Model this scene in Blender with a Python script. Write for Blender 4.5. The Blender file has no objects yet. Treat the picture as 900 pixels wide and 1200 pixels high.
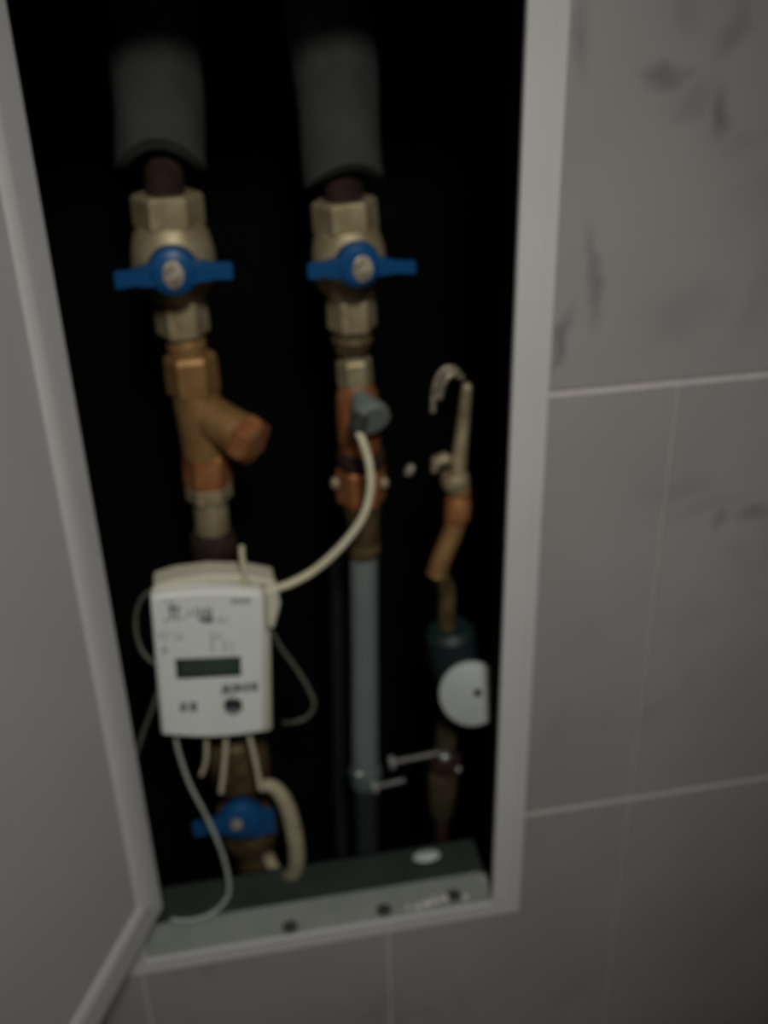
import bpy, bmesh, math, random
from mathutils import Vector, Matrix
random.seed(7)
R_ = math.radians
S = bpy.context.scene
COL = S.collection

# ------------------------------------------------------------ camera, light, exposure
F = 1250.0                                    # focal length in pixels of the 900x1200 frame
def cam_axes(yaw, pitch, roll):
    fwd = Vector((math.sin(yaw)*math.cos(pitch), math.cos(yaw)*math.cos(pitch), -math.sin(pitch)))
    r0 = Vector((math.cos(yaw), -math.sin(yaw), 0)); d0 = fwd.cross(r0)
    return r0*math.cos(roll)+d0*math.sin(roll), d0*math.cos(roll)-r0*math.sin(roll), fwd
RT, DN, FW = cam_axes(R_(9.91), R_(28.66), R_(1.42))
CP = Vector((-0.12836, -0.73473, 1.60767))
cd = bpy.data.cameras.new('camera'); cam = bpy.data.objects.new('camera', cd); COL.objects.link(cam)
cam.matrix_world = Matrix(((RT.x, -DN.x, -FW.x, CP.x), (RT.y, -DN.y, -FW.y, CP.y), (RT.z, -DN.z, -FW.z, CP.z), (0, 0, 0, 1)))
cd.sensor_fit = 'HORIZONTAL'; cd.sensor_width = 36; cd.lens = F/900*36
cd.clip_start = 0.02; cd.dof.use_dof = True; cd.dof.focus_distance = 0.40; cd.dof.aperture_fstop = 9.5
S.camera = cam
S.view_settings.view_transform = 'Standard'; S.view_settings.look = 'None'
S.view_settings.exposure = 0.0; S.view_settings.gamma = 1.0; S.view_settings.use_curve_mapping = False
w = bpy.data.worlds.new('dim room'); S.world = w; w.use_nodes = True
w.node_tree.nodes['Background'].inputs[0].default_value = (0.75, 1.0, 0.8, 1)
w.node_tree.nodes['Background'].inputs[1].default_value = 0.006
sl = bpy.data.lights.new('ceiling_spot', 'SPOT'); sl.energy = 56; sl.color = (1.0, 0.955, 0.90)      # the room's ceiling spot
sl.shadow_soft_size = .11; sl.spot_size = R_(49); sl.spot_blend = 1.0
so = bpy.data.objects.new('ceiling_spot', sl); COL.objects.link(so); so.location = (-.03, -1.22, 2.3)
so.rotation_euler = (Vector((-.05, 0, 1.12))-so.location).to_track_quat('-Z', 'Y').to_euler()

# ------------------------------------------------------------ measuring helpers
def at(px, py, Y):
    """point of the place seen at a pixel, on the vertical plane at depth Y behind the tiled wall"""
    d = RT*((px-450)/F)+DN*((py-600)/F)+FW
    return CP+d*((Y-CP.y)/d.y)
def atz(px, py, Z):
    d = RT*((px-450)/F)+DN*((py-600)/F)+FW
    return CP+d*((Z-CP.z)/d.z)
def m_per_px(p): return (p-CP).dot(FW)/F

# ------------------------------------------------------------ materials
def mat(name, col, rough=.6, metal=0., var=.12, scale=40., bump=.0, col2=None, spec=.35, detail=4.):
    m = bpy.data.materials.new(name); m.use_nodes = True; nt = m.node_tree; b = nt.nodes['Principled BSDF']
    b.inputs['Roughness'].default_value = rough; b.inputs['Metallic'].default_value = metal
    b.inputs['Specular IOR Level'].default_value = spec
    tc = nt.nodes.new('ShaderNodeTexCoord'); n = nt.nodes.new('ShaderNodeTexNoise')
    n.inputs['Scale'].default_value = scale; n.inputs['Detail'].default_value = detail
    nt.links.new(tc.outputs['Object'], n.inputs['Vector'])
    rp = nt.nodes.new('ShaderNodeValToRGB'); e = rp.color_ramp.elements
    c2 = col2 or tuple(c*(1-2*var) for c in col)
    e[0].position = .35; e[0].color = (*c2, 1); e[1].position = .65; e[1].color = (*col, 1)
    nt.links.new(n.outputs['Fac'], rp.inputs['Fac']); nt.links.new(rp.outputs['Color'], b.inputs['Base Color'])
    if bump:
        bp = nt.nodes.new('ShaderNodeBump'); bp.inputs['Strength'].default_value = bump; bp.inputs['Distance'].default_value = .002
        nt.links.new(n.outputs['Fac'], bp.inputs['Height']); nt.links.new(bp.outputs['Normal'], b.inputs['Normal'])
    return m
M = dict(
    paint=mat('white painted steel', (.62, .62, .61), .5, 0, .02, 12, .05),
    doorface=mat('door pan paint', (.53, .53, .525), .55, 0, .02, 9, .05),
    grout=mat('pale grout', (.62, .60, .56), .9, 0, .05, 90, .3),
    black=mat('unlit shaft black', (.003, .003, .003), .95, 0, .2, 8, 0, spec=.05),  # darkness of the deep shaft put into the colour
    foam=mat('grey foam insulation', (.058, .065, .060), .95, 0, .12, 30, .3, spec=.1),
    nickel=mat('dull nickel brass', (.45, .39, .25), .56, .5, .1, 60, .15, (.32, .25, .135)),
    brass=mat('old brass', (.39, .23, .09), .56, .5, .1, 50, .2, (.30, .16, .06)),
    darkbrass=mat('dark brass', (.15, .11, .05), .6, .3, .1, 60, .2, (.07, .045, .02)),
    copper=mat('copper', (.48, .23, .09), .54, .5, .1, 45, .2, (.36, .12, .045)),
    rust=mat('rusty thread', (.04, .018, .012), .85, .1, .2, 80, .4, (.015, .008, .006)),  # rust brown, also darkened for the shade inside the sleeves
    blue=mat('blue plastic', (.006, .072, .21), .4, 0, .04, 30, .03),
    screw=mat('worn steel', (.62, .56, .44), .45, .4, .2, 160, .3, (.24, .20, .14)),
    greyplastic=mat('grey plastic', (.19, .215, .20), .6, 0, .06, 60, .1),
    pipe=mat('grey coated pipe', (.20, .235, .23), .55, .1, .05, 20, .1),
    steel=mat('zinc steel', (.55, .58, .56), .35, .6, .1, 120, .2, (.25, .27, .26)),
    meter=mat('white meter plastic', (.80, .83, .80), .45, 0, .02, 20, .02),
    meterback=mat('yellowed meter plastic', (.64, .63, .50), .5, 0, .04, 20, .02),
    lcd=mat('display glass', (.035, .055, .045), .3, 0, .1, 60, 0),
    ink=mat('grey print', (.22, .23, .25), .7, 0, .1, 300, 0),
    inkfaint=mat('faint print', (.46, .48, .48), .7, 0, .05, 300, 0),
    cream=mat('cream cable jacket', (.66, .62, .44), .5, 0, .05, 60, .1),
    hose=mat('cream hose', (.42, .38, .25), .7, 0, .12, 70, .3),
    wire=mat('grey green lead', (.40, .46, .40), .5, 0, .1, 80, .1),
    dimwire=mat('dull grey lead', (.16, .16, .125), .6, 0, .1, 80, .1),  # darker grey than the other leads
    teal=mat('dark teal plastic', (.012, .026, .027), .5, 0, .1, 60, .1),
    dial=mat('white dial', (.40, .44, .425), .5, 0, .03, 60, .02),
    tray=mat('galvanised tray', (.045, .06, .052), .6, .2, .1, 25, .1),  # metal colour darkened for the shade over the tray
    sill=mat('grey painted return', (.31, .34, .31), .6, 0, .06, 30, .1),
    plaster=mat('plaster', (.72, .70, .66), .95, 0, .1, 200, .4),
    screwdark=mat('dark screw head', (.07, .065, .055), .7, .2, .1, 200, .2),  # dark grey-brown heads set at the sill's screw holes
    dimbrass=mat('shaded brass', (.075, .062, .032), .7, .2, .1, 60, .2, (.04, .032, .016)),  # brass with the dimness of the deep interior put into its colour
    dark=mat('dark hole', (.03, .03, .03), .8, 0, .1, 50, 0),
    scrap=mat('pale plastic', (.55, .66, .60), .5, 0, .1, 60, .1),
)
def marble():
    m = bpy.data.materials.new('grey veined marble tile'); m.use_nodes = True; nt = m.node_tree; N = nt.nodes; L = nt.links
    b = N['Principled BSDF']; b.inputs['Roughness'].default_value = .38; b.inputs['Specular IOR Level'].default_value = .3
    g = N.new('ShaderNodeNewGeometry')
    def noise(sc, det, dis=0, rough=.5):
        n = N.new('ShaderNodeTexNoise'); n.inputs['Scale'].default_value = sc; n.inputs['Detail'].default_value = det
        n.inputs['Distortion'].default_value = dis; n.inputs['Roughness'].default_value = rough
        L.new(g.outputs['Position'], n.inputs['Vector']); return n
    cloud = noise(5, 3); base = N.new('ShaderNodeValToRGB'); e = base.color_ramp.elements
    e[0].position = .3; e[0].color = (.315, .31, .30, 1); e[1].position = .7; e[1].color = (.37, .36, .355, 1)
    L.new(cloud.outputs['Fac'], base.inputs['Fac'])
    vn = noise(3.2, 5, .6, .55); vr = N.new('ShaderNodeValToRGB'); v = vr.color_ramp.elements
    v[0].position = .47; v[0].color = (0, 0, 0, 1); v[1].position = .53; v[1].color = (0, 0, 0, 1)
    k = vr.color_ramp.elements.new(.5); k.color = (1, 1, 1, 1)
    L.new(vn.outputs['Fac'], vr.inputs['Fac'])
    msk = noise(6, 2); mr = N.new('ShaderNodeMapRange'); mr.inputs[1].default_value = .5; mr.inputs[2].default_value = .75
    mr.inputs[4].default_value = .30; L.new(msk.outputs['Fac'], mr.inputs[0])
    mu = N.new('ShaderNodeMath'); mu.operation = 'MULTIPLY'; L.new(vr.outputs['Color'], mu.inputs[0]); L.new(mr.outputs[0], mu.inputs[1])
    acc = mu.outputs[0]
    # the mineral knots of the stone: (x, z, half width, half height, tilt, strength)
    wob = noise(28, 3); sub = N.new('ShaderNodeVectorMath'); sub.operation = 'SUBTRACT'; L.new(wob.outputs['Color'], sub.inputs[0]); sub.inputs[1].default_value = (.5, .5, .5)
    scl = N.new('ShaderNodeVectorMath'); scl.operation = 'SCALE'; scl.inputs['Scale'].default_value = .03; L.new(sub.outputs[0], scl.inputs[0])
    pos = N.new('ShaderNodeVectorMath'); pos.operation = 'ADD'; L.new(g.outputs['Position'], pos.inputs[0]); L.new(scl.outputs[0], pos.inputs[1])
    for px, py, hw, hh, tilt, st in ((783, 88, 26, 9, 0, .55), (840, 135, 9, 22, 0, .6), (860, 35, 12, 30, 20, .35), (805, 15, 12, 14, 0, .2), (681, 38, 8, 28, 0, .35),
                                     (694, 325, 7, 42, -12, .45), (657, 400, 7, 26, 15, .6), (800, 365, 45, 22, -20, .18), (812, 118, 26, 12, -30, .3), (870, 168, 25, 10, -25, .16),
                                     (843, 608, 7, 11, 0, .45), (882, 600, 18, 9, 0, .45), (795, 572, 36, 14, 0, .22), (835, 590, 40, 7, -15, .18), (890, 340, 14, 60, 15, .15)):
        p = at(px, py, 0); s = m_per_px(p)
        mp = N.new('ShaderNodeMapping'); mp.vector_type = 'TEXTURE'
        mp.inputs['Location'].default_value = p; mp.inputs['Rotation'].default_value = (0, R_(tilt), 0)
        mp.inputs['Scale'].default_value = (hw*s*1.5, 1, hh*s*1.7)
        L.new(pos.outputs[0], mp.inputs['Vector'])
        ln = N.new('ShaderNodeVectorMath'); ln.operation = 'LENGTH'; L.new(mp.outputs[0], ln.inputs[0])
        r = N.new('ShaderNodeMapRange'); r.interpolation_type = 'SMOOTHSTEP'; r.inputs[1].default_value = 1.35; r.inputs[2].default_value = 0
        r.inputs[3].default_value = 0; r.inputs[4].default_value = st*.95; L.new(ln.outputs['Value'], r.inputs[0])
        mx = N.new('ShaderNodeMath'); mx.operation = 'MAXIMUM'; L.new(acc, mx.inputs[0]); L.new(r.outputs[0], mx.inputs[1]); acc = mx.outputs[0]
    mix = N.new('ShaderNodeMix'); mix.data_type = 'RGBA'; L.new(acc, mix.inputs['Factor']); L.new(base.outputs['Color'], mix.inputs['A'])
    mix.inputs['B'].default_value = (.10, .092, .095, 1); L.new(mix.outputs['Result'], b.inputs['Base Color'])
    return m
M['marble'] = marble()

# ------------------------------------------------------------ object helpers
def empty(name, loc, label, cat, group=None):
    o = bpy.data.objects.new(name, None); COL.objects.link(o); o.location = loc; o.empty_display_size = .02
    o['label'] = label; o['category'] = cat
    if group: o['group'] = group
    return o
def tag(o, label, cat, group=None):
    o['label'] = label; o['category'] = cat
    if group: o['group'] = group
    return o
def link(name, bm, m, parent=None, bevel=0, smooth=True, kind=None, label=None):
    bmesh.ops.recalc_face_normals(bm, faces=bm.faces)
    # put the origin at the middle of the mesh
    xs = [v.co for v in bm.verts]; c = Vector([(min(v[i] for v in xs)+max(v[i] for v in xs))/2 for i in range(3)])
    for v in bm.verts: v.co -= c
    if smooth:
        for f in bm.faces: f.smooth = True
        for e in bm.edges:
            if len(e.link_faces) == 2 and e.calc_face_angle(0) > R_(38): e.smooth = False
    me = bpy.data.meshes.new(name); bm.to_mesh(me); bm.free(); me.materials.append(m if not isinstance(m, str) else M[m])
    o = bpy.data.objects.new(name, me); COL.objects.link(o); o.location = c
    if parent:
        o.parent = parent
        wp = Vector(); q = parent
        while q: wp += q.location; q = q.parent
        o.location = c-wp
    if bevel:
        b = o.modifiers.new('bevel', 'BEVEL'); b.width = bevel; b.segments = 2; b.limit_method = 'ANGLE'; b.angle_limit = R_(40)
    if kind: o['kind'] = kind
    if label: o['label'] = label
    return o
def box(bm, lo, hi):
    v = [bm.verts.new((x, y, z)) for z in (lo[2], hi[2]) for y in (lo[1], hi[1]) for x in (lo[0], hi[0])]
    for q in ((0, 1, 3, 2), (4, 6, 7, 5), (0, 4, 5, 1), (1, 5, 7, 3), (3, 7, 6, 2), (2, 6, 4, 0)): bm.faces.new([v[i] for i in q])
def hull(bm, bottom, top):
    """loft between two loops of points"""
    a = [bm.verts.new(p) for p in bottom]; b = [bm.verts.new(p) for p in top]; n = len(a)
    bm.faces.new(a[::-1]); bm.faces.new(b)
    for i in range(n): bm.faces.new((a[i], a[(i+1) % n], b[(i+1) % n], b[i]))
def sweep(bm, pts, rad, n=16, squash=(1, 1), cap=True, start=0.):
    """rings of radius rad[i] round the path pts"""
    rings = []; side = None
    for i, p in enumerate(pts):
        a = pts[max(i-1, 0)]; b = pts[min(i+1, len(pts)-1)]; t = (b-a)
        if t.length < 1e-7: t = pts[-1]-pts[0]
        t.normalize()
        if side is None:
            ref = Vector((1, 0, 0)) if abs(t.x) < .8 else Vector((0, 0, 1))
            side = (ref-t*ref.dot(t)).normalized()
        else: side = (side-t*side.dot(t)).normalized()
        up = t.cross(side)
        rings.append([bm.verts.new(p+side*(math.cos(start+2*math.pi*k/n)*rad[i]*squash[0])+up*(math.sin(start+2*math.pi*k/n)*rad[i]*squash[1])) for k in range(n)])
    for A, B in zip(rings, rings[1:]):
        for k in range(n): bm.faces.new((A[k], A[(k+1) % n], B[(k+1) % n], B[k]))
    if cap: bm.faces.new(rings[0][::-1]); bm.faces.new(rings[-1])
    return rings
def smoothpath(P, m=8):
    P = [P[0]]+list(P)+[P[-1]]; out = []
    for i in range(1, len(P)-2):
        a, b, c, d = P[i-1:i+3]
        for k in range(m):
            t = k/m; out.append(.5*((2*b)+(c-a)*t+(2*a-5*b+4*c-d)*t*t+(3*b-a-3*c+d)*t**3))
    out.append(P[-2]); return out
def column(name, secs, Y, m, parent, n=24, dY=0, thread=False):
    """turned piece: secs = (px, py, half width in px), the axis at depth Y"""
    pts = []; rad = []
    for q in secs:
        p = at(q[0], q[1], q[3] if len(q) > 3 else Y); pts.append(p); rad.append(q[2]*m_per_px(p))
    # a straight axis for the ring orientation
    bm = bmesh.new(); ax = (pts[-1]-pts[0]).normalized(); ref = Vector((1, 0, 0)) if abs(ax.x) < .8 else Vector((0, 0, 1))
    side = (ref-ax*ref.dot(ax)).normalized(); up = ax.cross(side); rings = []
    for p, r in zip(pts, rad):
        rings.append([bm.verts.new(p+side*(math.cos(2*math.pi*k/n)*r)+up*(math.sin(2*math.pi*k/n)*r)) for k in range(n)])
    for A, B in zip(rings, rings[1:]):
        for k in range(n): bm.faces.new((A[k], A[(k+1) % n], B[(k+1) % n], B[k]))
    bm.faces.new(rings[0][::-1]); bm.faces.new(rings[-1])
    return link(name, bm, m, parent, smooth=n > 8)
def nut(name, a, b, hw, Y, m, parent, n=6, ch=.1):
    """hexagon nut between two pixel points, chamfered at both ends"""
    l = lambda t: (a[0]+(b[0]-a[0])*t, a[1]+(b[1]-a[1])*t)
    return column(name, [(*l(0), hw*.9), (*l(ch), hw), (*l(1-ch), hw), (*l(1), hw*.9)], Y, m, parent, n)
def cable(name, P, r, m, parent=None, n=10, taper=None, label=None):
    pts = smoothpath([at(*p) for p in P]); bm = bmesh.new()
    sweep(bm, pts, [r]*len(pts), n); return link(name, bm, m, parent, label=label)
def prism(name, px, Y0, Y1, m, parent, bevel=0, label=None):
    a = [at(x, y, Y0) for x, y in px]; bm = bmesh.new(); hull(bm, a, [p+Vector((0, Y1-Y0, 0)) for p in a])
    return link(name, bm, m, parent, bevel, smooth=bevel > 0, label=label)
def ball(name, p, r, m, parent, sc=(1, 1, 1)):
    bm = bmesh.new(); bmesh.ops.create_icosphere(bm, subdivisions=2, radius=r)
    for v in bm.verts: v.co = Vector((v.co.x*sc[0], v.co.y*sc[1], v.co.z*sc[2]))+p
    return link(name, bm, m, parent)

# ------------------------------------------------------------ setting: tiled wall with the opening
OX0, OX1, OZ0, OZ1 = -.252, .108, .734, 1.605         # hole in the wall
WX0, WX1, WZ0, WZ1 = -.86, .98, 0., 2.16
TH = .04
def minus(lo, hi, hole):
    """rectangle minus rectangle as a list of rectangles"""
    x0, z0, x1, z1 = lo[0], lo[1], hi[0], hi[1]; a, b, c, d = hole
    if x1 <= a or x0 >= c or z1 <= b or z0 >= d: return [(x0, z0, x1, z1)]
    out = []
    if z0 < b: out.append((x0, z0, x1, b)); z0 = b
    if z1 > d: out.append((x0, d, x1, z1)); z1 = d
    if x0 < a: out.append((x0, z0, a, z1))
    if x1 > c: out.append((c, z0, x1, z1))
    return out
bm = bmesh.new()
for r in minus((WX0, WZ0), (WX1, WZ1), (OX0, OZ0, OX1, OZ1)): box(bm, (r[0], .0015, r[1]), (r[2], TH, r[3]))
wall = link('wall_front', bm, 'grout', None, kind='structure', smooth=False)
TW, TZ, J, JV = .246, .44, .0032, .0010
zj = [1.288+TZ*k for k in range(-3, 3)]
for r in range(len(zj)-1):
    off = -.006+(TW/2 if zj[r] > 1.2 else 0)
    k0 = -4
    for k in range(k0, 5):
        x0 = max(off+TW*k+JV, WX0+.001); x1 = min(off+TW*(k+1)-JV, WX1-.001); z0 = max(zj[r]+J, WZ0+.001); z1 = min(zj[r+1]-J, WZ1-.001)
        if x1-x0 < .01 or z1-z0 < .01: continue
        parts = minus((x0, z0), (x1, z1), (OX0, OZ0, OX1, OZ1))
        parts = [q for q in parts if q[2]-q[0] > .004 and q[3]-q[1] > .004]
        if not parts: continue
        bm = bmesh.new(); lift = random.uniform(0, .0005)
        for q in parts: box(bm, (q[0], -.0002-lift, q[1]), (q[2], .0014, q[3]))
        bmesh.ops.remove_doubles(bm, verts=bm.verts, dist=1e-5)
        link('tile', bm, 'marble', wall, smooth=False)
# shaft behind the wall
SX0, SX1, SZ0, SZ1, SY = -.33, .17, .30, 1.80, .34
def slab(name, lo, hi, m): 
    bm = bmesh.new(); box(bm, lo, hi); return link(name, bm, m, None, kind='structure', smooth=False)
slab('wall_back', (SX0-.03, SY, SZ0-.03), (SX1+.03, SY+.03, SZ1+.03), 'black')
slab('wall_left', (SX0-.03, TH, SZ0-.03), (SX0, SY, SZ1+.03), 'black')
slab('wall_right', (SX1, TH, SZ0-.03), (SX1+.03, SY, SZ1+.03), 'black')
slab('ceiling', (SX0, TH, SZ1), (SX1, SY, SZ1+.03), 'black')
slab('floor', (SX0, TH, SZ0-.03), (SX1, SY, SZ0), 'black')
bm = bmesh.new()                                            # reveal of the opening in the wall, its shade put into the colour
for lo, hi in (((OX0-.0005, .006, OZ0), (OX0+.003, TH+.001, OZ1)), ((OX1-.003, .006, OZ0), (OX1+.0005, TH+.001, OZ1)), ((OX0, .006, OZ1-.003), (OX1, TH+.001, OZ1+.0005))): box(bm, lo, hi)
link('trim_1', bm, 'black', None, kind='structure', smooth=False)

# ------------------------------------------------------------ inspection hatch: frame, sill, tray, door
hatch = empty('access_hatch', (-.07, 0, .735), 'white steel inspection hatch with its door swung open in the marble tiled wall', 'hatch')
FX0, FX1, FZ0, FZ1 = -.268, .131, .7185, 1.63                # outer edge of the flange
IX0, IX1, IZ0, IZ1 = -.246, .1005, .7385, 1.60              # inner edge
def ring_frame(name, ox0, oz0, ox1, oz1, ix0, iz0, ix1, iz1, y0, y1, m, parent, bevel):
    bm = bmesh.new(); O = [(ox0, oz0), (ox1, oz0), (ox1, oz1), (ox0, oz1)]; I = [(ix0, iz0), (ix1, iz0), (ix1, iz1), (ix0, iz1)]
    vs = [[bm.verts.new((x, y, z)) for x, z in L] for y in (y0, y1) for L in (O, I)]
    for i in range(4):
        j = (i+1) % 4
        bm.faces.new((vs[0][i], vs[0][j], vs[1][j], vs[1][i])); bm.faces.new((vs[2][i], vs[3][i], vs[3][j], vs[2][j]))
        bm.faces.new((vs[0][i], vs[2][i], vs[2][j], vs[0][j])); bm.faces.new((vs[1][i], vs[1][j], vs[3][j], vs[3][i]))
    return link(name, bm, m, parent, bevel)
fr = ring_frame('frame', FX0, FZ0, FX1, FZ1, IX0, IZ0, IX1, IZ1, -.0045, -.0006, 'paint', hatch, .0012)
ring_frame('inner_flange', IX0-.003, IZ0-.001, FX1-.010, FZ1-.008, IX0, IZ0+.0004, IX1, IZ1, -.0075, -.0044, 'paint', fr, .0012)
bm = bmesh.new(); box(bm, (IX0+.001, -.003, IZ0-.003), (IX1-.001, .036, IZ0+.0015)); sill = link('sill', bm, 'sill', hatch, .0006, label='grey painted bottom return of the frame')
for px, py in ((340, 1087), (450, 1067), (532, 1050)):
    p = atz(px, py, IZ0+.0015); bm = bmesh.new()
    sweep(bm, [p+Vector((0, 0, -.001)), p+Vector((0, 0, .0012)), p+Vector((0, 0, .0022))], [.0078, .0078, .006], 12)
    link('screw', bm, M['screwdark'], sill)
for px, py, r in ((490, 1062, .0035), (500, 1058, .0045), (512, 1056, .003), (521, 1052, .004), (545, 1051, .0035), (478, 1063, .0025), (508, 1052, .0025)):
    p = atz(px, py, IZ0+.002); bm = bmesh.new(); bmesh.ops.create_icosphere(bm, subdivisions=2, radius=r)
    for v in bm.verts: v.co = Vector((v.co.x*random.uniform(.8, 1.3), v.co.y*random.uniform(.7, 1.2), v.co.z*.55))+p
    link('plaster_crumb', bm, 'plaster', sill)
bm = bmesh.new(); box(bm, (OX0+.004, .0365, IZ0-.006), (OX1-.004, .088, IZ0-.002)); box(bm, (OX0+.004, .084, IZ0-.012), (OX1-.004, .088, IZ0-.002))
tray = link('tray', bm, 'tray', hatch, .0006, label='dull galvanised bottom tray')
# the door: hinged on the left, standing a little proud of the frame
DT = .013
hinge = at(192, 1063, -.005); dz0 = .8065; dz1 = 1.625; DW = .33
u = (atz(118, 1200, dz0)-hinge); u.z = 0; u.normalize()      # from the hinge edge towards the room
nrm = Vector((-u.y, u.x, 0));  nrm = -nrm if nrm.x < 0 else nrm   # inner face looks towards the camera
hx, hy = hinge.x, hinge.y
def dpt(a, z, t): return Vector((hx, hy, 0))+u*a+nrm*t+Vector((0, 0, z))
door = None
def door_box(bm, a0, a1, z0, z1, t0, t1):
    hull(bm, [dpt(a0, z0, t0), dpt(a1, z0, t0), dpt(a1, z0, t1), dpt(a0, z0, t1)], [dpt(a0, z1, t0), dpt(a1, z1, t0), dpt(a1, z1, t1), dpt(a0, z1, t1)])
bm = bmesh.new(); door_box(bm, .004, DW-.004, dz0+.004, dz1-.004, -DT, -.005); door = link('door', bm, 'doorface', hatch, 0)
RW = .029
bm = bmesh.new()
A = [(0, dz0), (DW, dz0), (DW, dz1), (0, dz1)]; B = [(RW, dz0+RW*1.1), (DW-RW, dz0+RW*1.1), (DW-RW, dz1-RW), (RW, dz1-RW)]
B2 = [(RW+.008, dz0+RW*1.1+.008), (DW-RW-.008, dz0+RW*1.1+.008), (DW-RW-.008, dz1-RW-.008), (RW+.008, dz1-RW-.008)]
rings = [[bm.verts.new(dpt(a, z, t)) for a, z in L] for L, t in ((A, -DT-.001), (A, 0), (B, 0), (B2, -.006))]
for P, Q in zip(rings, rings[1:]):
    for i in range(4): bm.faces.new((P[i], P[(i+1) % 4], Q[(i+1) % 4], Q[i]))
link('door_rim', bm, 'paint', door, .0022, label='raised white rim folded round the door')
bm = bmesh.new(); door_box(bm, .002, DW-.002, dz0+.002, dz1-.002, -DT-.004, -DT-.0012); link('outer_sheet', bm, 'paint', door, .001)
for z in (dz0+.07, dz1-.1):                                  # pin hinges between door and frame
    bm = bmesh.new(); c = Vector((hx-.012, -.008, z)); sweep(bm, [c, c+Vector((0, 0, .045))], [.0035]*2, 12)
    box(bm, (hx-.030, -.0075, z+.004), (hx-.012, -.0045, z+.041)); link('hinge', bm, 'steel', hatch)

# ------------------------------------------------------------ pipe insulation
def sleeve(name, P, Y, lift, label):
    """hollow foam tube; its lower rim is cut so that the front stands higher than the flanks"""
    n = 40; bm = bmesh.new(); pts = smoothpath([at(x, y, Y) for x, y, h in P], 5)
    hs = [h*m_per_px(at(x, y, Y)) for x, y, h in P]; rad = []
    for i in range(len(pts)):
        t = i/5; k = min(int(t), len(hs)-2); rad.append(hs[k]+(hs[k+1]-hs[k])*(t-k))
    outer = sweep(bm, pts, rad, n, cap=False); inner = sweep(bm, pts, [r*.80 for r in rad], n, cap=False)
    c = pts[-1]; r = rad[-1]
    for L in (outer, inner):
        for j, ringv in enumerate(L):
            wgt = max(0, 1-(len(L)-1-j)/6)
            for v in ringv:
                f = max(0, -(v.co.y-pts[j].y)/r); v.co.z += lift*f**1.6*wgt
            for v in ringv:                                   # slight hand-squeezed unevenness
                v.co.x += .0009*math.sin(v.co.z*60+v.co.y*90); v.co.y += .0008*math.sin(v.co.z*47)
    for k in range(n):
        bm.faces.new((outer[0][k], outer[0][(k+1) % n], inner[0][(k+1) % n], inner[0][k]))
        bm.faces.new((outer[-1][k], inner[-1][k], inner[-1][(k+1) % n], outer[-1][(k+1) % n]))
    o = link(name, bm, 'foam'); tag(o, label, 'insulation', 'foam sleeves on the risers'); return o
PY = .135
sleeve('pipe_insulation', [(172, -130, 58), (176, -40, 57), (180, 60, 55), (186, 130, 53), (190, 200, 53)], PY, .030, 'grey foam insulation sleeve above the left blue-handled valve')
sleeve('pipe_insulation', [(382, -130, 56), (385, -40, 54), (390, 60, 52), (397, 140, 48), (403, 216, 47)], PY, .022, 'grey foam insulation sleeve above the right blue-handled valve, cut lower')
for nm, P, lab in (('riser_pipe', [(175, -120, 20), (191, 190, 22), (194, 230, 24)], 'dark rusty riser pipe emerging from the left foam sleeve'),
                   ('riser_pipe', [(383, -120, 20), (400, 200, 22), (404, 238, 24)], 'dark rusty riser pipe emerging from the right foam sleeve')):
    tag(column(nm, P, PY, 'rust', None), lab, 'pipe', 'riser pipes')

# ------------------------------------------------------------ ball valves with butterfly handles
def handle(parent, c, hub, left, right, Y, screwc, sr):
    """hub px radius, wings to the left and right px points; returns handle"""
    p = at(*c, Y); s = m_per_px(p); bm = bmesh.new(); r = hub*s
    sweep(bm, [p+Vector((0, .020, 0)), p+Vector((0, .006, 0)), p+Vector((0, -.003, 0)), p+Vector((0, -.007, 0))], [r*.62, r, r*.95, r*.68], 28)
    for e, th in ((left, left[2]), (right, right[2])):
        q = at(e[0], e[1], Y+.004); d = q-p; a = p+d*.30; t = th*s/2
        def lp(x, hz, hy): return [x+Vector((0, -hy, -hz)), x+Vector((0, hy, -hz)), x+Vector((0, hy, hz)), x+Vector((0, -hy, hz))]
        secs = [(a, t*1.25, .0055), (p+d*.55, t*1.05, .0045), (p+d*.66, t*.85, .004), (p+d*.95, t*.95, .0035), (q, t*.8, .0028)]
        L = [[bm.verts.new(v) for v in lp(*q_)] for q_ in secs]
        bm.faces.new(L[0]); bm.faces.new(L[-1])
        for A, B in zip(L, L[1:]):
            for k in range(4): bm.faces.new((A[k], A[(k+1) % 4], B[(k+1) % 4], B[k]))
    h = link('handle', bm, 'blue', parent, .0008, label='blue plastic butterfly handle')
    sp = at(*screwc, Y-.007); rr = sr*m_per_px(sp); bm = bmesh.new()
    sweep(bm, [sp+Vector((0, .004, 0)), sp+Vector((0, -.0012, 0)), sp+Vector((0, -.0020, 0))], [rr, rr, rr*.82], 20, squash=(.86, 1.12))
    sweep(bm, [sp+Vector((0, -.0018, 0)), sp+Vector((0, -.0032, 0))], [rr*.58, rr*.5], 6)
    link('screw', bm, 'screw', h, label='worn pale steel screw')
    return h
v1 = empty('ball_valve', at(207, 390, PY), 'nickel brass ball valve with blue butterfly handle below the left foam sleeve', 'valve', 'ball valves with blue handles')
nut('union_nut', (195, 226), (199, 266), 42, PY, 'nickel', v1)
column('body', [(199, 262, 38), (200, 272, 44), (202, 290, 48), (204, 312, 50), (206, 330, 46), (208, 346, 34), (209, 352, 28)], PY, 'nickel', v1, 28)
nut('tail_nut', (210, 348), (216, 392), 31, PY, 'nickel', v1)
column('threaded_end', [(216, 390, 25), (217, 396, 22), (218, 402, 24), (219, 408, 22), (220, 416, 23)], PY, 'brass', v1)
handle(v1, (203, 318), 30, (134, 329, 22), (273, 317, 22), PY-.052, (203, 322), 14.5)
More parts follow.
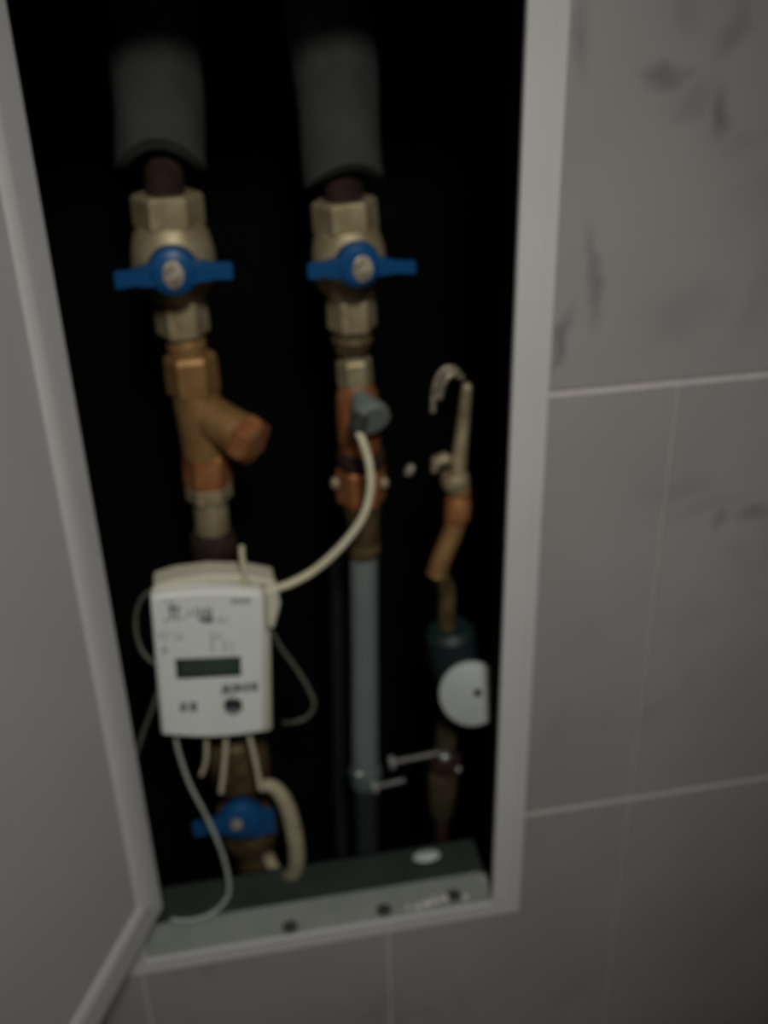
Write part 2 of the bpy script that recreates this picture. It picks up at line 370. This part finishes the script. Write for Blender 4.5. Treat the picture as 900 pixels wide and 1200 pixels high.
v2 = empty('ball_valve', at(412, 385, PY), 'nickel brass ball valve with blue butterfly handle below the right foam sleeve', 'valve', 'ball valves with blue handles')
nut('union_nut', (403, 233), (406, 272), 39, PY, 'nickel', v2)
column('body', [(406, 266, 36), (407, 278, 40), (408, 292, 43), (409, 312, 44), (410, 330, 40), (411, 344, 30), (411, 350, 26)], PY, 'nickel', v2, 28)
nut('tail_nut', (411, 346), (413, 386), 29, PY, 'nickel', v2)
column('threaded_end', [(412, 384, 25), (412, 391, 22), (412, 397, 25), (412, 404, 22), (412, 412, 20)], PY, 'darkbrass', v2)
handle(v2, (420, 311), 27.5, (360, 318, 20), (487, 313, 17), PY-.050, (425, 315), 14)

# ------------------------------------------------------------ left branch: strainer and its fittings
st = empty('pipe_strainer', at(243, 560, PY), 'brown brass Y-strainer with a slanting capped arm below the left blue valve', 'strainer')
nut('inlet_nut', (222, 414), (228, 462), 31, PY, 'brass', st)
column('body', [(228, 458, 26), (233, 475, 29), (238, 505, 28), (241, 530, 27)], PY, 'brass', st, 26)
a = at(236, 482, PY); b = at(284, 511, PY-.028); r = 27*m_per_px(b); bm = bmesh.new()
sweep(bm, [a, a.lerp(b, .5), b], [r*.95, r*.95, r], 26); link('arm', bm, 'brass', st)
d = (b-a).normalized(); bm = bmesh.new()
sweep(bm, [b-d*.002, b+d*.002, b+d*.012, b+d*.016], [r*1.02, r*1.16, r*1.16, r*.85], 6); link('arm_cap', bm, 'copper', st, .001, smooth=False, label='orange brass hexagon cap')
nut('outlet_nut', (242, 526), (244, 568), 28, PY, 'copper', st)
cp = empty('pipe_coupling', at(248, 655, PY), 'pale nickel coupling with a dark copper ring just above the white meter', 'coupling')
nut('coupling_nut', (244, 566), (246, 584), 27, PY, 'nickel', cp)
column('sleeve', [(246, 583, 19), (247, 596, 20), (248, 606, 20), (249, 622, 20)], PY, 'nickel', cp)
column('copper_ring', [(249, 620, 20), (249, 626, 26), (250, 632, 27), (251, 646, 27), (252, 656, 22)], PY, 'rust', cp)
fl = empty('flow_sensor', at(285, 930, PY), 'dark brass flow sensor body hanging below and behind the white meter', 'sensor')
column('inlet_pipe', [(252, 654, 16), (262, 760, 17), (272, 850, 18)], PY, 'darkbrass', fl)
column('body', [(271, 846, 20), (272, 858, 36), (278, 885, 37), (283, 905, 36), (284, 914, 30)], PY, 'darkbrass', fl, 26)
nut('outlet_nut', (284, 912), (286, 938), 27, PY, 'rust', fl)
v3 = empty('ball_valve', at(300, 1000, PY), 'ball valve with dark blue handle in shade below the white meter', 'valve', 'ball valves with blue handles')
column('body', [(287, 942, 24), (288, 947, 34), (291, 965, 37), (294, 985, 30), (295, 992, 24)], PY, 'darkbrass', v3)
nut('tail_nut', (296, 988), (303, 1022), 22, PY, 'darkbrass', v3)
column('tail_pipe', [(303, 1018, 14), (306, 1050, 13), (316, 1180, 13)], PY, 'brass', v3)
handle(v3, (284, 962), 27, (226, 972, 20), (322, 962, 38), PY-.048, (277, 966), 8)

# ------------------------------------------------------------ heat meter
MY = .045
hm = empty('heat_meter', at(245, 862, MY+.02), 'white plastic heat meter box with a small dark display and grey print', 'meter')
TLp, TRp, BRp, BLp = (176, 699), (309, 696), (312, 858), (189, 862)
def lerp2(a, b, t): return (a[0]+(b[0]-a[0])*t, a[1]+(b[1]-a[1])*t)
out = [lerp2(TLp, TRp, 0)]
for k in range(1, 8):
    t = k/8; q = lerp2(TLp, TRp, t); out.append((q[0], q[1]-4*math.sin(math.pi*t)))
out += [TRp, BRp]
for k in range(1, 8):
    t = k/8; q = lerp2(BRp, BLp, t); out.append((q[0], q[1]+5*math.sin(math.pi*t)))
out.append(BLp)
prism('housing', out, MY, MY+.016, 'meter', hm, .0028)
cx, cy = 246, 779
back = [(cx+(x-cx)*1.02+6, cy+(y-cy)*1.01-2) for x, y in out]
prism('back_shell', back, MY+.0166, MY+.038, 'meterback', hm, .003, label='yellowed rear shell')
prism('seam_band', [(cx+(x-cx)*.985+1, cy+(y-cy)*.985) for x, y in out], MY+.0150, MY+.018, 'meterback', hm)
prism('top_flange', [(180, 687), (205, 679), (245, 674), (290, 675), (322, 681), (322, 689), (290, 684), (245, 684), (205, 688), (180, 694)], MY+.012, MY+.036, 'meterback', hm, .0015)
prism('cable_gland', [(309, 694), (325, 690), (329, 708), (322, 736), (313, 738), (311, 700)], MY+.006, MY+.026, 'meterback', hm, .002)
dp = prism('display', [(205, 773), (282, 770), (283, 792), (207, 796)], MY-.0012, MY+.004, 'lcd', hm, .0006, label='dark green grey display')
prism('display_window', [(212, 777), (276, 774), (277, 788), (213, 791)], MY-.0015, MY-.0002, mat('liquid crystal', (.05, .075, .06), .4, 0, .1, 90), dp, .0003)
bt = prism('button', [(263+0, 828)]+[(273+11*math.cos(R_(a)), 828-10*math.sin(R_(a))) for a in range(165, -180, -15)], MY-.0014, MY+.003, 'ink', hm, .0005, label='round grey button')
prism('button_slot', [(263, 821), (283, 821), (284, 830), (263, 831)], MY-.0022, MY-.0012, 'dark', bt)
def mark(x0, y0, x1, y1, m='ink'):
    prism('printed_mark', [(x0, y0), (x1, y0-.02*(x1-x0)), (x1, y1-.02*(x1-x0)), (x0, y1)], MY-.0004, MY+.001, m, hm)
for m_ in ((199, 708, 203, 726), (206, 710, 209, 728), (196, 712, 212, 714), (192, 725, 197, 730, 'inkfaint'), (213, 722, 217, 727, 'inkfaint'), (220, 716, 223, 722), (228, 712, 230, 724), (233, 713, 236, 728), (237, 718, 244, 721), (241, 711, 244, 729),
           (246, 714, 249, 727), (236, 724, 250, 730), (255, 724, 261, 730, 'inkfaint'), (264, 722, 266, 732, 'inkfaint'), (270, 701, 294, 708, 'inkfaint'), (190, 704, 205, 706, 'inkfaint'),
           (186, 741, 190, 748, 'inkfaint'), (193, 738, 195, 752, 'inkfaint'), (199, 742, 207, 744, 'inkfaint'), (210, 740, 212, 749, 'inkfaint'), (247, 740, 250, 764, 'inkfaint'), (254, 742, 258, 750, 'inkfaint'),
           (262, 750, 265, 764, 'inkfaint'), (271, 752, 273, 766, 'inkfaint'), (189, 758, 196, 766, 'inkfaint'), (203, 748, 216, 750, 'inkfaint'),
           (260, 803, 270, 812), (272, 802, 284, 811), (286, 801, 292, 811), (294, 800, 302, 810), (257, 812, 276, 815, 'inkfaint'),
           (211, 824, 219, 834), (222, 823, 231, 834)):
    mark(*m_)

# ------------------------------------------------------------ cables round the meter
def lead(name, P, r, m, label, cat='cable', group=None): return tag(cable(name, P, r, m), label, cat, group)
lead('probe_cable', [(419, 503, .080), (426, 520, .074), (433, 545, .068), (434, 575, .062), (424, 608, .058), (400, 640, .056), (370, 667, .056), (342, 683, .056), (318, 691, .057), (310, 693, .058)], .0036, 'cream', 'thick cream probe cable curving from the middle pipe to the meter')
lead('antenna_lead', [(283, 640, .055), (284, 655, .054), (286, 668, .053), (287, 690, .056)], .0026, 'cream', 'short cream cable stub standing up on top of the white meter', 'cable')
lead('long_lead', [(205, 858, .062), (209, 880, .060), (222, 918, .055), (241, 955, .050), (258, 993, .045), (267, 1025, .040), (267, 1050, .034), (250, 1069, .030), (225, 1078, .024), (200, 1078, .026)], .0021, 'wire', 'long thin pale lead hanging from the meter and looping on the sill', 'cable')
lead('short_lead', [(241, 857, .066), (242, 875, .068), (241, 893, .071), (236, 908, .075)], .0022, 'cream', 'leftmost short cream lead ending just below the white meter', 'cable', 'short leads below the meter')
lead('short_lead', [(265, 857, .066), (264, 880, .067), (262, 905, .069), (259, 928, .072)], .0026, 'cream', 'middle short cream lead below the meter in front of the brass body', 'cable', 'short leads below the meter')
lead('short_lead', [(291, 857, .066), (296, 878, .067), (301, 900, .069), (305, 924, .072)], .0026, 'cream', 'rightmost short cream lead below the meter towards the cream hose', 'cable', 'short leads below the meter')
lead('thin_lead', [(316, 735, .066), (330, 760, .075), (347, 783, .080), (362, 808, .082), (368, 826, .084), (360, 840, .088), (345, 846, .094), (333, 847, .105)], .0020, 'dimwire', 'thin grey lead bowing out to the right of the meter', 'cable')
lead('looped_lead', [(182, 690, .078), (168, 699, .085), (160, 718, .090), (160, 742, .092), (168, 765, .090), (184, 780, .078)], .0018, 'dimwire', 'faint thin lead looped past the left side of the meter', 'cable')
lead('slack_lead', [(186, 806, .078), (178, 832, .08), (168, 858, .085), (158, 890, .09)], .0016, 'dimwire', 'thin slack lead between the lower meter and the open door', 'cable')
P = [(306, 921, .078), (318, 921, .074), (330, 932, .070), (339, 952, .068), (345, 978, .066), (348, 1003, .066), (345, 1020, .072), (333, 1029, .084), (322, 1020, .094), (314, 1003, .10)]
pts = smoothpath([at(*p) for p in P]); bm = bmesh.new(); nP = len(pts)
sweep(bm, pts, [(.0062+.0022*min(1, i/(nP*.35))) * (1 if i < nP*.7 else 1-.25*(i/nP-.7)/.3) for i in range(nP)], 14)
tag(link('looped_hose', bm, 'hose'), 'thick cream hose looped beside the shaded lower blue valve', 'hose')

# ------------------------------------------------------------ middle branch: sensor tee and grey pipe
te = empty('sensor_tee', at(420, 545, PY), 'reddish copper tee with a grey sensor cap on the middle pipe', 'tee')
column('nipple', [(413, 408, 14), (414, 424, 15)], PY, 'nickel', te)
nut('inlet_nut', (414, 420), (417, 452), 21, PY, 'nickel', te)
column('body', [(417, 448, 18), (418, 460, 24), (420, 490, 26), (421, 515, 25), (422, 538, 20)], PY, 'copper', te, 26)
column('lower_collar', [(422, 526, 27), (422, 532, 29), (423, 540, 29), (423, 546, 26)], PY, 'rust', te)
a = at(419, 462, PY-.016); b = at(434, 488, PY-.040); bm = bmesh.new(); s = m_per_px(b)
sweep(bm, [a, a.lerp(b, .25), a.lerp(b, .7), b, b+(b-a).normalized()*.006], [8*s, 13*s, 19*s, 23*s, 22*s], 22); cap = link('sensor_cap', bm, 'greyplastic', te, label='grey plastic sensor cap')
bm = bmesh.new(); g0 = at(421, 488, PY-.045); g1 = at(418, 508, PY-.058); sweep(bm, [g0, g0.lerp(g1, .8), g1], [11*s, 10*s, 7*s], 16); link('cable_boot', bm, 'dark', te)
un = empty('pipe_union', at(425, 640, PY), 'orange brass union nut beneath the sensor tee, above the grey pipe', 'union')
nut('union_nut', (422, 544), (424, 588), 29, PY, 'copper', un)
column('tail', [(424, 586, 22), (425, 600, 21), (425, 606, 19), (426, 625, 19), (426, 644, 18)], PY, 'darkbrass', un)
for sx, y in ((393, 566), (450, 566)):
    p = at(sx, y, PY-.012); ball('lug', p, 6*m_per_px(p), 'nickel', un, (1, 1, 1.4))
gp = empty('grey_pipe', at(428, 915, PY), 'straight grey coated pipe running down behind the probe cable', 'pipe')
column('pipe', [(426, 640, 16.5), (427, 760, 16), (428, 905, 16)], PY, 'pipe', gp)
column('lower_pipe', [(428, 904, 14), (430, 1000, 13), (433, 1230, 12)], PY, mat('shaded grey pipe', (.022, .03, .03), .7), gp)  # foot of the same grey pipe, its fade into shade put into the colour
column('end_collar', [(426, 634, 18), (426, 638, 20), (426, 646, 20), (426, 650, 18)], PY, 'darkbrass', gp)
column('dark_pipe', [(395, 655, 10), (397, 760, 10), (409, 1420, 9)], PY+.09, mat('shadowed thin pipe', (.010, .012, .012), .8), None); bpy.data.objects['dark_pipe']['label'] = 'dim thin grey pipe in shadow left of the bright grey pipe'; bpy.data.objects['dark_pipe']['category'] = 'pipe'  # shadow on this grey pipe put into its near-black colour
cl = empty('pipe_clamp', at(428, 912, PY), 'shiny steel clamp with a bolt around the foot of the grey pipe', 'clamp')
column('band', [(428, 900, 18), (428, 903, 19), (429, 914, 19), (429, 917, 18)], PY, mat('dark zinc', (.16, .24, .22), .4, .4, .1, 60), cl)
ball('band_ear', at(421, 908, PY-.020), .0055, 'steel', cl, (1.2, .7, .9))
def bolt(parent, a, b, Y, r, m='steel'):
    A = at(*a, Y); B = at(*b, Y); d = (B-A).normalized(); bm = bmesh.new()
    n = 18; pts = [A.lerp(B, i/n) for i in range(n+1)]; sweep(bm, pts, [r*(1 if i % 2 else .84) for i in range(n+1)], 12)
    o = link('bolt', bm, m, parent)
    bm = bmesh.new(); sweep(bm, [A-d*.005, A-d*.004, A, A+d*.001], [r*1.7, r*2.2, r*2.2, r*1.9], 6); link('bolt_head', bm, 'steel', o, smooth=False)
    return o
bolt(cl, (441, 922), (474, 914), PY-.020, .0032, mat('dull bolt', (.18, .185, .185), .5, .4, .1, 200))

# ------------------------------------------------------------ right branch
RY = .115
hs = empty('threaded_rod', at(535, 560, RY), 'slanting pale threaded rod near the right side of the opening', 'rod')
a = at(547, 455, RY-.01); b = at(536, 560, RY); n = 46; bm = bmesh.new(); s = m_per_px(b)
sweep(bm, [a.lerp(b, i/n) for i in range(n+1)], [s*(6.5+3.5*i/n)*(1 if i % 2 else .88) for i in range(n+1)], 14); link('rod', bm, 'nickel', hs)
ball('rod_tip', a, 6.2*s, 'nickel', hs, (1, 1, 1.2))
lc = empty('vent_clip', at(516, 548, RY), 'small pale metal lug left of the slanting threaded rod', 'lug')
bm = bmesh.new(); q = at(516, 545, RY-.004); sweep(bm, [q+Vector((-.006, 0, -.006)), q+Vector((-.004, 0, .004)), q+Vector((.004, 0, .006)), q+Vector((.012, .002, .002))], [.003, .0062, .0066, .004], 12); link('lug', bm, 'nickel', lc)
lead('spring_wire', [(507, 482, RY), (508, 462, RY-.003), (512, 445, RY-.006), (520, 433, RY-.008), (530, 431, RY-.006), (537, 436, RY)], .0022, 'screw', 'outer of two bent silver wires beside the threaded rod', 'wire', 'bent wires')
lead('spring_wire', [(515, 466, RY-.004), (518, 452, RY-.008), (525, 441, RY-.010), (533, 438, RY-.008), (540, 442, RY-.003)], .0032, 'screw', 'inner thicker of two bent silver wires beside the threaded rod', 'wire', 'bent wires')
el = empty('brass_elbow', at(525, 675, RY), 'copper and brass elbow pipe slanting down below the threaded rod', 'elbow')
column('collar', [(531, 553, 14), (532, 558, 17), (534, 566, 17), (535, 570, 15)], RY, 'nickel', el)
column('compression_ring', [(536, 569, 13), (537, 572, 14), (538, 578, 14), (538, 581, 12)], RY, 'brass', el)
column('copper_nut', [(537, 580, 12), (537, 584, 15), (536, 604, 16), (534, 612, 13)], RY, 'copper', el)
pts = smoothpath([at(535, 608, RY), at(530, 625, RY-.002), at(522, 643, RY-.004), at(515, 662, RY-.005), at(512, 673, RY-.005)]); bm = bmesh.new()
sweep(bm, pts, [s*12.5]*(len(pts)-2)+[s*13.5, s*11], 18); link('elbow_pipe', bm, 'brass', el)
gu = empty('pressure_gauge', at(535, 850, RY), 'round white faced gauge half hidden by the right frame edge', 'gauge')
column('stem', [(516, 668, 8), (524, 690, 10), (524, 712, 10), (524, 738, 10)], RY, 'darkbrass', gu)
column('bonnet', [(526, 734, 22), (527, 740, 29), (530, 760, 30), (533, 785, 28), (534, 800, 20)], RY, 'teal', gu, 24)
gc = at(553, 813, RY-.052); gn = Vector((-.2, -1, .5)).normalized(); s2 = m_per_px(gc)
bm = bmesh.new(); sweep(bm, [gc-gn*.024, gc-gn*.004, gc+gn*.001, gc+gn*.003], [s2*33, s2*38.5, s2*38.5, s2*34], 36); dl = link('dial', bm, 'dial', gu, .0008)
hc = gc+gn*.0035+Vector((.0055, 0, .001)); bm = bmesh.new(); sweep(bm, [hc-gn*.001, hc+gn*.0012], [s2*5.5, s2*4.5], 14); link('dial_hub', bm, 'dark', dl)
lo_ = empty('drain_fitting', at(520, 950, RY), 'dim brass drain fitting with cross bolts below the round gauge', 'fitting')
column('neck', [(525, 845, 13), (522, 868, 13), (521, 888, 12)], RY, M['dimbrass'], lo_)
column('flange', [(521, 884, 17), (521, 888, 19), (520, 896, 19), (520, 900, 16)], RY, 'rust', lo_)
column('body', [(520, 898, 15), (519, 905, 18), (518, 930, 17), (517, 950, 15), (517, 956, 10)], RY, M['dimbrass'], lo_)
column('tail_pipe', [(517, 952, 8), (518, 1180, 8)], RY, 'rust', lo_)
bolt(lo_, (461, 893), (516, 882), RY-.012, .0034, mat('long dull bolt', (.17, .17, .16), .5, .4, .1, 200))
ball('bolt_nut', at(521, 887, RY-.018), .006, 'steel', lo_, (1.1, .8, .9))
ball('bolt_nut', at(536, 901, RY-.010), .0045, 'steel', lo_)
gl = bmesh.new(); q0 = at(477, 556, .17); q1 = at(483, 545, .17); sweep(gl, [q0, q0.lerp(q1, .5), q1], [.003, .005, .003], 8)
hk = tag(link('wall_stud', gl, 'screw'), 'tiny bright hook tip alone in the dark between the pipes', 'stud')  # small glint modelled as a pale tip on an assumed stud
gl = bmesh.new(); sweep(gl, [q0, Vector((q0.x, SY+.002, q0.z))], [.002, .002], 8); link('shank', gl, 'black', hk)
p = atz(500, 1003, IZ0-.002); bm = bmesh.new(); bmesh.ops.create_icosphere(bm, subdivisions=3, radius=.010)
for v in bm.verts: v.co = Vector((v.co.x*1.5, v.co.y*.8, max(v.co.z*.35, -.0001)))+p
tag(link('plastic_plug', bm, 'scrap'), 'flat pale oval plug lying on the dull bottom tray', 'plug')
